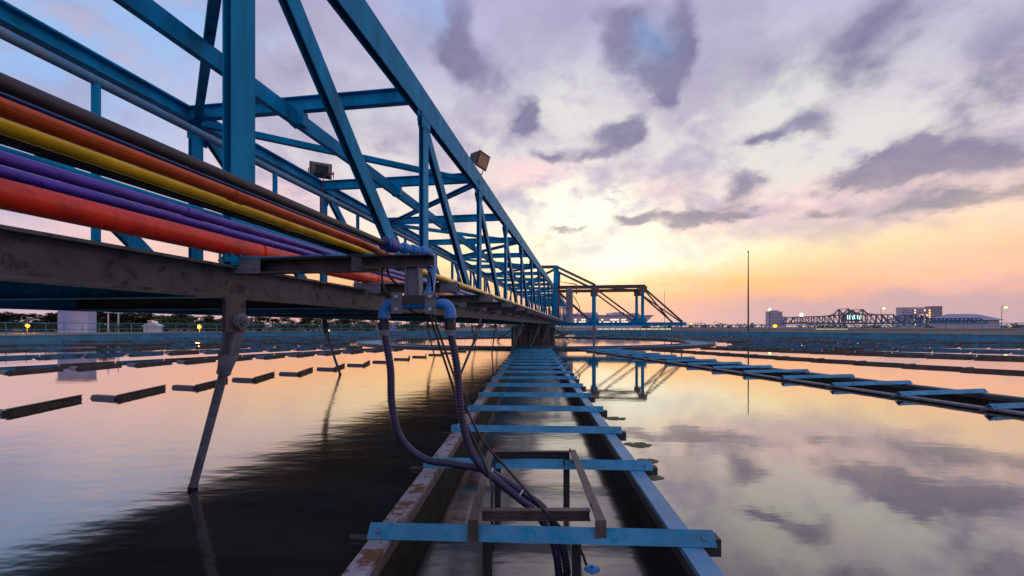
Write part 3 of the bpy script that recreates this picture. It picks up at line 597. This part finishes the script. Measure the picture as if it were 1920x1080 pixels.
# ------------------------------------------------------------------ floodlights on the bridge
def floodlight(loc, aim, label, s_=.34, glass='glass'):
    t = thing('floodlight', label, 'floodlight', loc, 'floodlights on the bridge'); loc = Vector(loc); f_ = Vector(aim).normalized(); sd = f_.cross(Vector((0,0,1))).normalized(); up = sd.cross(f_)
    def P(a, b, c_): return loc+sd*a+up*b+f_*c_
    def hexa(nm, pts, mt):
        m_ = MB(); m_.add(pts, [(0,1,2,3),(7,6,5,4),(0,4,5,1),(1,5,6,2),(2,6,7,3),(3,7,4,0)]); return m_.build(nm, M[mt], t)
    w, h = s_, s_*.72
    hd = hexa('housing', [P(-w*.32,-h*.3,-.16),P(w*.32,-h*.3,-.16),P(w*.32,h*.3,-.16),P(-w*.32,h*.3,-.16),P(-w/2,-h/2,.1),P(w/2,-h/2,.1),P(w/2,h/2,.1),P(-w/2,h/2,.1)], 'darkgrey')
    hexa('bezel', [P(-w*.54,-h*.54,.102),P(w*.54,-h*.54,.102),P(w*.54,h*.54,.102),P(-w*.54,h*.54,.102),P(-w*.54,-h*.54,.13),P(w*.54,-h*.54,.13),P(w*.54,h*.54,.13),P(-w*.54,h*.54,.13)], 'darkgrey')
    hexa('glass', [P(-w*.44,-h*.42,.131),P(w*.44,-h*.42,.131),P(w*.44,h*.42,.131),P(-w*.44,h*.42,.131),P(-w*.44,-h*.42,.138),P(w*.44,-h*.42,.138),P(w*.44,h*.42,.138),P(-w*.44,h*.42,.138)], glass)
    m_ = MB(); m_.path([P(-w*.6,0,0),P(-w*.6,-h*.8,0),P(w*.6,-h*.8,0),P(w*.6,0,0)], .015, 8); m_.build('yoke', M['darkgrey'], t)
    for j in range(5): hexa('fin', [P(-w*.3+j*w*.15-.008,-h*.26,-.21),P(-w*.3+j*w*.15+.008,-h*.26,-.21),P(-w*.3+j*w*.15+.008,h*.26,-.21),P(-w*.3+j*w*.15-.008,h*.26,-.21),P(-w*.3+j*w*.15-.008,-h*.26,-.161),P(-w*.3+j*w*.15+.008,-h*.26,-.161),P(-w*.3+j*w*.15+.008,h*.26,-.161),P(-w*.3+j*w*.15-.008,h*.26,-.161)], 'darkgrey')
    return t
fn = dk_(2)
floodlight(B(QN-.08, fn+.5, 4.66), (.85,-.42,-.35), 'floodlight with amber glass tilted above the near top chord', .54)
floodlight(B(QF+.05, fn-.25, 4.36), (-.45,.8,.15), 'dark boxy floodlight on the far end of a cross beam', .54, 'darkgrey')
m_ = MB(); m_.path(spline([B(QF+.3,fn-.25,4.25),B(QF+.45,fn-.3,4.2),B(QF+.2,fn-.4,4.0),B(QF+.15,fn-.38,2.6),B(QF+.15,fn-.3,.6)],8), .014, 8); tag(m_.build('lamp_cable', M['redpost']), 'thin cable running down from the boxy floodlight', 'cable')

# ------------------------------------------------------------------ short truss arm at right angles by the column
ta = thing('short_truss', 'shorter brown and blue truss arm reaching right from the column', 'truss', C+Vector((6,-1,1.6)))
def T(tt, w, z): return C+LQ*tt+(B(0,1,0)-B(0,0,0))*w+Vector((0,0,CAMH+z))
def tb(nm, a, b, prof, mt): m_ = MB(); m_.beam(T(*a), T(*b), prof); return m_.build(nm, M[mt], ta)
nodes = [2.3, 5.8, 10.0, 13.5]
for w in (-2.2, 2.2):
    tb('bottom_chord', (1.95,w,.26), (13.7,w,.26), prof_I(.24,.30,.03,.03), 'blue')
    tb('top_chord', (2.2,w,3.6), (10.25,w,3.6), prof_I(.24,.30,.03,.03), 'brown')
    tb('sloping_chord', (2.4,w,5.5), (5.9,w,3.76), prof_R(.2,.2), 'brown')
    tb('tower_post', (2.2,w,.42), (2.35,w,5.6), prof_I(.36,.36,.03,.03), 'blue')
    for tt in nodes[1:3]:
        tb('post', (tt,w,.42), (tt,w,3.44), prof_I(.22,.22,.03,.03), 'blue')
        m_ = MB(); a = T(tt,w,.415); m_.box((a.x-.6,a.y-.03,a.z),(a.x+.35,a.y+.03,a.z+.4)); m_.build('gusset', M['blue'], ta)
        m_ = MB(); a = T(tt,w,3.42); m_.box((a.x-.3,a.y-.17,a.z-.4),(a.x+.36,a.y-.14,a.z+.2)); m_.build('gusset', M['brown'], ta)
    tb('diagonal', (2.4,w,3.4), (5.6,w,.45), prof_R(.14,.14), 'brown'); tb('diagonal', (5.95,w,3.4), (9.8,w,.45), prof_R(.14,.14), 'brown'); tb('diagonal', (10.15,w,3.42), (13.4,w,.44), prof_R(.15,.15), 'brown')
    for tt in (5.8, 13.3):
        m_ = MB(); m_.tube(T(tt,w,.1), T(tt,w,-2.2), .06, 10); m_.build('scraper_rod', M['galv'], ta)
for tt in nodes[1:3]: tb('cross_member', (tt,-2.05,3.6), (tt,2.05,3.6), prof_R(.16,.24), 'brown')
tb('cross_member', (2.35,-2.1,5.45), (2.35,2.1,5.45), prof_R(.22,.24), 'brown'); tb('cross_member', (13.5,-2.05,.26), (13.5,2.05,.26), prof_R(.16,.24), 'blue')
tb('cross_member', (2.35,-2.15,5.5), (-2.0,-2.15,5.5), prof_R(.22,.26), 'brown'); tb('brace', (2.3,-2.15,5.3), (-.2,-2.15,4.1), prof_R(.2,.2), 'brown')
tb('brace', (10.1,-2.05,3.4), (13.3,2.05,.42), prof_R(.1,.1), 'brown'); tb('brace', (10.1,2.05,3.4), (13.3,-2.05,.42), prof_R(.1,.1), 'brown')
tb('brace', (5.9,-2.05,3.62), (9.9,2.05,3.62), prof_R(.12,.12), 'brown')
cbx = thing('control_cabinet', 'tall grey control cabinet with red hoist frame beside the column', 'cabinet', T(3.6,-2.7,.4))
a = T(3.6,-2.7,0); m_ = MB(); m_.box((a.x-.32,a.y-.2,a.z+.42),(a.x+.26,a.y+.2,a.z+3.5)); m_.build('housing', M['bld_shade'], cbx)
m_ = MB(); m_.box((a.x-.27,a.y-.22,a.z+1.6),(a.x+.2,a.y-.202,a.z+3.3)); m_.build('door', M['galv'], cbx)
m_ = MB(); m_.path(spline([(a.x+.3,a.y-.2,a.z+2.8),(a.x+.75,a.y-.2,a.z+2.0),(a.x+.85,a.y-.2,a.z+1.5),(a.x+.35,a.y-.2,a.z+.9)],8), .035, 8); m_.build('cable', M['rubber'], cbx)
m_ = MB(); m_.path([T(2.6,-2.8,.4),T(2.6,-2.8,4.1),T(4.2,-2.8,3.8),T(4.2,-2.8,2.9)], .06, 8); m_.build('hoist_frame', M['redpost'], cbx)
for x in (2.7, 3.1, 3.5): m_ = MB(); m_.tube(T(x,-3.0,.42),T(x,-3.0,1.7),.035,6); m_.build('guard_post', M['blue'], cbx)
for z in (1.1, 1.7): m_ = MB(); m_.tube(T(2.7,-3.0,z),T(3.5,-3.0,z),.035,6); m_.build('guard_rail', M['blue'], cbx)

# ------------------------------------------------------------------ background, left: trees, building, poles
def leafcloud(mb, ce, rx, rz, n, size):
    for i in range(n):
        d = Vector((random.gauss(0,1), random.gauss(0,1), random.gauss(0,1))).normalized()*(random.random()**.45)
        p = Vector(ce)+Vector((d.x*rx, d.y*rx, d.z*rz)); a = Vector((random.gauss(0,1), random.gauss(0,1), random.gauss(0,1))).normalized(); b = a.orthogonal().normalized(); s_ = size*random.uniform(.6,1.4)
        mb.add([p+a*s_, p+b*s_*.6, p-a*s_*.9, p-b*s_*.6], [(0,1,2,3)])
tree_meshes = []
for kk in range(5):
    random.seed(20+kk); H = 1.0
    tr = MB(); tr.path([(0,0,0),(.01,.01,.2),(-.01,.0,.42)], [.04,.03,.018], 7)
    for j in range(4):
        a = j*1.6+kk; tr.path([(0,0,.25+.04*j),(.12*math.cos(a),.12*math.sin(a),.42+.05*j)], [.015,.007], 5)
    cr = MB()
    for j in range(20):
        a = random.uniform(0,2*PI); r = random.uniform(.05,.34); z = random.uniform(.12,.86); sc = random.uniform(.12,.2)
        leafcloud(cr, (r*math.cos(a),r*math.sin(a),z*(1-.25*r)), sc, sc*.8, 130, .034)
    tree_meshes.append((tr.mesh('trunk', M['bark']), cr))
random.seed(5)
tree_cr = {}
spots = [(8,586,110,'dark bushy tree at the very left edge behind the railing'), (58,589,112,'bushy tree right behind the left orange lamp'), (96,588,106,'olive tree touching the left side of the pale blue block'),
    (190,574,100,'tall dark tree touching the right side of the pale blue block'), (226,580,104,'dark tree behind the right utility pole'), (262,584,108,'olive tree left of the little white hut'),
    (312,592,112,'grey-green tree just right of the little white hut'), (346,590,118,'dark low tree left of the second orange lamp'), (388,594,112,'olive tree right of the second orange lamp'),
    (436,592,118,'tree seen just beside the near scraper hanger'), (488,594,116,'dark low tree right of the near scraper hanger'), (532,597,120,'olive tree midway between the near hanger and the second rod'),
    (578,594,118,'grey-green tree just left of the second scraper rod'), (642,596,120,'dark tree just right of the small greenish lamp'), (688,597,116,'olive tree left of the small pale box building'), (775,600,125,'low tree seen between the two hoses')]
for i, (u, vtop, Y, lb) in enumerate(spots):
    h = CAMH+(PY-vtop+5)/F*Y-.36; kd = i % 3; vi = (i*3) % 5
    p = at(u, PY, Y); p.z = .36
    t = thing('tree', lb, 'tree', p, 'trees behind the left railing')
    if (vi, kd) not in tree_cr:
        mb = MB(); mb.v, mb.f, mb.sm = list(tree_meshes[vi][1].v), list(tree_meshes[vi][1].f), list(tree_meshes[vi][1].sm); tree_cr[(vi, kd)] = mb.mesh('crown', M['leaf'][kd])
    rz_ = random.uniform(0,6); wd = random.uniform(1.9,2.6)
    for nm, me in (('trunk', tree_meshes[vi][0]), ('crown', tree_cr[(vi, kd)])):
        o = inst(nm, me, p, rz_, t); o.scale = (h*wd, h*wd, h)
m_ = MB()
for i in range(260):
    p = at(-60+i*3.4+random.uniform(-3,3), PY, random.uniform(92,100)); leafcloud(m_, (p.x,p.y,random.uniform(.9,2.0)), random.uniform(.8,1.5), random.uniform(.7,1.1), 34, .18)
tag(m_.build('shrubs', M['leaf'][0]), 'low dark shrubs growing in a band below the left trees', 'shrubs', kind='stuff')
def building(nm, label, u0, u1, vtop, Y, depth, mt, roofmt='roof', windows=None, rot=0, cat='building'):
    a, b = at(u0, vtop, Y), at(u1, vtop, Y); t = thing(nm, label, cat, ((a.x+b.x)/2, Y+depth/2, .36))
    m_ = MB(); m_.box((a.x,Y,.3),(b.x,Y+depth,a.z)); m_.build('wall', M[mt], t)
    m_ = MB(); m_.box((a.x-.2,Y-.2,a.z+.003),(b.x+.2,Y+depth,a.z+.4)); m_.build('roof', M[roofmt], t)
    return t, a, b
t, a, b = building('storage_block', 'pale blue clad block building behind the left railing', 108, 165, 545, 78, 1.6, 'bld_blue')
for z in (2.2, 4.0, 5.8):
    m_ = MB(); m_.box((a.x,78-.03,z),(b.x,78-.002,z+.06)); m_.build('panel_joint', M['bld_shade'], t)
for i, u in enumerate((203, 222)):
    p = at(u, PY, 92+i*4); t = thing('utility_pole', 'pale utility pole with crossarm, %s of the pair beside the blue block' % ('left' if i == 0 else 'right'), 'pole', (p.x,p.y,.36), 'utility poles')
    m_ = MB(); m_.tube((p.x,p.y,.3),(p.x,p.y,8.2),.14,8,.1); m_.build('pole', M['white'], t)
    m_ = MB(); m_.box((p.x-.9,p.y-.06,4.3),(p.x+.9,p.y+.06,4.45)); m_.build('crossarm', M['white'], t)
a = at(283,612,88); t = thing('hut', 'little white hut with pitched roof among the left trees', 'hut', (a.x,a.y,.36))
m_ = MB(); m_.box((a.x-1.5,a.y,.3),(a.x+1.5,a.y+1,1.55)); m_.build('wall', M['white'], t)
m_ = MB(); m_.prism([(a.x-1.8,1.553),(a.x+1.8,1.553),(a.x+.3,2.3),(a.x-.3,2.3)], a.y-.2, a.y+1.2); m_.build('roof', M['white'], t)
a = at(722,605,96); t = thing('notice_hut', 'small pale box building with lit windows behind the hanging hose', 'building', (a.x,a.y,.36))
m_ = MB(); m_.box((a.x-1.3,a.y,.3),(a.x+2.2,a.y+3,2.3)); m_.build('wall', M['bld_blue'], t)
for i in range(4): m_ = MB(); m_.box((a.x-.6+.45*i,a.y-.03,1.1),(a.x-.35+.45*i,a.y-.004,1.3)); m_.build('window', M['lit_amber'], t)
def lamp(u, v, Y, mt, label, r=.25, arm=0, energy=0, colr=(1,1,1)):
    p = at(u, v, Y); t = thing('street_lamp', label, 'street lamp', (p.x+arm, p.y, .36), 'lit street lamps')
    m_ = MB(); m_.tube((p.x+arm,p.y,.3),(p.x+arm,p.y,p.z+(.25 if arm else -.1)),.09,8,.05)
    if arm: m_.tube((p.x+arm,p.y,p.z+.25),(p.x,p.y,p.z+.3),.04,6)
    m_.build('pole', M['darkgrey'], t)
    m_ = MB(); m_.box((p.x-r*.9,p.y-.15,p.z+r*.85),(p.x+r*.9,p.y+.35,p.z+r*1.2)); m_.build('lamp_head', M['darkgrey'], t)
    m_ = MB(); m_.ball(p, r, 12, 8); m_.build('bulb', M[mt], t)
    if energy:
        ld = bpy.data.lights.new('lamp_light', 'POINT'); ld.energy = energy; ld.color = colr; ld.shadow_soft_size = r; lo = bpy.data.objects.new('lamp_light', ld); col.objects.link(lo); lo.location = (p.x, p.y-.5, p.z)
lamp(52, 611, 72, 'lamp_orange', 'glowing orange lamp left of the pale blue block', .27, energy=900, colr=(1,.4,.05))
lamp(374, 613, 72, 'lamp_orange', 'glowing orange lamp just left of the near scraper hanger', .27, energy=900, colr=(1,.4,.05))
lamp(616, 620, 86, 'lamp_green', 'small greenish lamp low behind the second scraper rod', .2)

# ------------------------------------------------------------------ background, right
lamp(1453, 611, 120, 'lamp_orange', 'orange lamp below the grey office block at right', .5)
lamp(1296, 607, 140, 'lamp_orange', 'orange lamp right of the end of the short truss arm', .3)
lamp(1443, 580, 150, 'lamp_green', 'tall pale green lamp above the grey office block', .45)
lamp(1503, 590, 140, 'lamp_white', 'brilliant white lamp at the left end of the far truss', .5)
lamp(1657, 578, 150, 'lamp_green', 'tall pale lamp between the far truss peaks and the high-rise', .4, arm=-.9)
lamp(1886, 576, 140, 'lamp_green', 'tall pale lamp on a bent arm at the right edge', .4, arm=-1.3)
lamp(1246, 583, 200, 'lamp_green', 'slim lamp mast seen through the short truss arm', .35)
p = at(1403, PY, 112); t = thing('mast', 'tall thin lightning mast standing alone right of centre', 'mast', (p.x,p.y,.36))
m_ = MB(); m_.path([(p.x,p.y,.2),(p.x,p.y,10),(p.x,p.y,20.1)], [.2,.16,.09], 10); m_.build('pole', M['darkgrey'], t)
m_ = MB(); m_.ball((p.x,p.y,20.2),.22,10,6); m_.build('finial', M['darkgrey'], t)
p = at(1246, 545, 200); m_ = MB(); m_.path([(p.x,p.y,.2),(p.x,p.y,p.z)],[.14,.07],8); tag(m_.build('thin_mast', M['darkgrey']), 'thin distant mast rising above the sloping end of the short truss arm', 'mast')
# terminal building seen through the truss arm
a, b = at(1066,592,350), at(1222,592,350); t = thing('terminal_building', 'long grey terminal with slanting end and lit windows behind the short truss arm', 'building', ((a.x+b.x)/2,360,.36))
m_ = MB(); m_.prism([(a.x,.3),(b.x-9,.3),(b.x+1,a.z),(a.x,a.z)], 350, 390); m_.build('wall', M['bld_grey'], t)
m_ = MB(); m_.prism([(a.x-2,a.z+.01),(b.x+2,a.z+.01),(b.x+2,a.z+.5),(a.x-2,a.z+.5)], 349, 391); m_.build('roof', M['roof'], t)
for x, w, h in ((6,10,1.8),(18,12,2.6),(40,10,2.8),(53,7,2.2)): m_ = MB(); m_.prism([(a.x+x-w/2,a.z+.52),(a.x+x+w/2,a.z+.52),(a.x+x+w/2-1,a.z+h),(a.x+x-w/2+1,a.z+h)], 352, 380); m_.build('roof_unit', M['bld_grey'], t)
for i in range(30):
    for z in (4.6, 6.6):
        if random.random() < .6: x = a.x+3+i*1.75; m_ = MB(); m_.box((x,349.8,z),(x+1.3,349.98,z+.9)); m_.build('window', M['lit_win'] if random.random() < .75 else M['bld_dark'], t)
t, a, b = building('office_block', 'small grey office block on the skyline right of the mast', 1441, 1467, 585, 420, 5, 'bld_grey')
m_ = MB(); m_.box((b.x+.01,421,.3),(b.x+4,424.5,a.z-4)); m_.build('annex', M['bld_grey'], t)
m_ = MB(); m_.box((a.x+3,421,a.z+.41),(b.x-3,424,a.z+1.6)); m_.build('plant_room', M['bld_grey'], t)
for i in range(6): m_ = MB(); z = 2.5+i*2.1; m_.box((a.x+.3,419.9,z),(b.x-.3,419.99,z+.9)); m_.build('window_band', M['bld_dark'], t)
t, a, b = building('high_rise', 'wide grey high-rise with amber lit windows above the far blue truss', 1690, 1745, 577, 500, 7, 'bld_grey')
a2 = at(1741,574,500); m_ = MB(); m_.box((b.x+.01,499,.3),(b.x+12,507,a2.z)); m_.build('tower', M['bld_shade'], t)
for i in range(7):
    for j in range(12):
        if random.random() < .9: x = a.x+1+j*2.7; z = 3+i*2.7; m_ = MB(); m_.box((x,499.8,z),(x+1.6,499.98,z+1.5)); m_.build('window', M['lit_amber'] if (i == 4 and 4 < j) or (j in (5, 9, 11) and random.random() < .7) else M['bld_dark'], t)
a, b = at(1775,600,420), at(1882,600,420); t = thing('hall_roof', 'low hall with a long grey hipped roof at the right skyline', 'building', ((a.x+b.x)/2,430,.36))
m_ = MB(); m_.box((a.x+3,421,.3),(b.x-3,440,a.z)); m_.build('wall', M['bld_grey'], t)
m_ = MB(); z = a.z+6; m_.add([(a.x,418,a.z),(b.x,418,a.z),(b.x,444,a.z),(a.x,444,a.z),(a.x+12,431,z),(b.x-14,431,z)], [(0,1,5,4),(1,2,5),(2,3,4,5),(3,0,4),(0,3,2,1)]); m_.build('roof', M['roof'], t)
# trusses of the neighbouring tanks
def far_truss(label, Y, prof, vbot, mt, depth=4.5, cat='truss'):
    """prof: list of (u, vtop) nodes along the top"""
    a = at(prof[0][0], vbot, Y); b = at(prof[-1][0], vbot, Y); t = thing('far_truss', label, cat, ((a.x+b.x)/2, Y, a.z), 'bridges of the neighbouring tanks')
    sec = prof_R(.32,.32)
    for y in (Y, Y+depth):
        m_ = MB(); m_.beam((a.x,y,a.z),(b.x,y,a.z), prof_R(.4,.5)); m_.build('bottom_chord', M[mt], t)
        for (u0, v0), (u1, v1) in zip(prof, prof[1:]):
            p, q = at(u0,v0,Y), at(u1,v1,Y); p.y = q.y = y; m_ = MB(); m_.beam(p, q, sec); m_.build('top_chord', M[mt], t)
        for i, (u, v_) in enumerate(prof[1:-1]):
            p = at(u,v_,Y); m_ = MB(); m_.beam((p.x,y,a.z),(p.x,y,p.z), prof_R(.2,.2)); m_.build('post', M[mt], t)
            if i+2 < len(prof): q = at(prof[i+2][0],vbot,Y); m_ = MB(); m_.beam((p.x,y,p.z),(q.x,y,a.z), prof_R(.17,.17)); m_.build('diagonal', M[mt], t)
    for u, v_ in prof[1:-1]:
        p = at(u,v_,Y); m_ = MB(); m_.beam((p.x,Y,p.z),(p.x,Y+depth,p.z), prof_R(.2,.2)); m_.build('cross_member', M[mt], t)
    return t, a
pr = [(1479,606),(1490,595)]+[(1490+10.5*i,595-.42*i) for i in range(1,8)]+[(1574,591),(1582,588),(1591,579),(1597,586),(1604,589),(1610,586),(1617,580),(1626,588)]+[(1642+11*i,590) for i in range(4)]+[(1690,605)]
t, a = far_truss('far grey truss with two peaked tops and lit cabin at right', 150, pr, 606, 'truss_far')
q = at(1604,602,150); m_ = MB(); m_.box((q.x-2.2,151,q.z),(q.x+2.6,153.5,q.z+2.3)); m_.build('cabin', M['bld_dark'], t)
for x in (-2.0,-.3,1.3): m_ = MB(); m_.box((q.x+x,150.8,q.z+.6),(q.x+x+1.1,150.98,q.z+2.0)); m_.build('cabin_window', M['lit_teal'], t)
pr = [(1672,606),(1684,599),(1698,595),(1706,591),(1716,590),(1727,591),(1738,596),(1746,597)]+[(1758+8*i,597) for i in range(11)]+[(1853,606)]
far_truss('far dark blue truss with a raised hump, nearest the right edge', 165, pr, 606, 'truss_far_blue')
for i, (u0, u1, Y, lb) in enumerate([(1460,1900,135,'low wall of the neighbouring tank below the far trusses'), (1100,1440,130,'low pale wall of the neighbouring tank behind the short truss arm')]):
    a, b = at(u0,PY,Y), at(u1,PY,Y); t = thing('neighbour_wall', lb, 'wall', ((a.x+b.x)/2,Y,.36), 'neighbouring tank walls')
    m_ = MB(); m_.box((a.x,Y,.3),(b.x,Y+1,1.0)); m_.build('wall', M['path'], t)
    m_ = MB(); m_.box((a.x-.2,Y-.5,.3),(b.x+.2,Y-.01,.55)); m_.build('bank', M['earth'], t)
    m_ = MB(); m_.tube((a.x,Y+.5,1.9),(b.x,Y+.5,1.9),.05,6); m_.build('rail', M['rail'], t)
    n = int((b.x-a.x)/2.2)
    for j in range(n): x = a.x+(b.x-a.x)*j/n; m_ = MB(); m_.tube((x,Y+.5,1.0),(x,Y+.5,1.9),.045,6); m_.build('rail_post', M['rail'], t)
    x0, x1 = (at(1530,PY,Y).x, at(1590,PY,Y).x) if i == 0 else (at(1120,PY,Y).x, at(1260,PY,Y).x)
    for j in range(12): x = x0+(x1-x0)*j/12; m_ = MB(); m_.box((x,Y-.06,.68),(x+(x1-x0)/14,Y-.003,.9)); m_.build('light_strip', M['lit_strip'], t)
# far woods along the skyline
m_ = MB(); random.seed(11)
for i in range(520):
    u = random.uniform(-300, 2200); Y = random.uniform(430, 620); p = at(u, PY, Y); h = random.uniform(2.5, 6.5)
    leafcloud(m_, (p.x,p.y,h*.55), random.uniform(3,6), h*.6, 16, 1.3)
o = m_.build('far_woods', M['leaf'][1]); tag(o, 'low dark band of distant trees along the skyline', 'woods', kind='stuff')
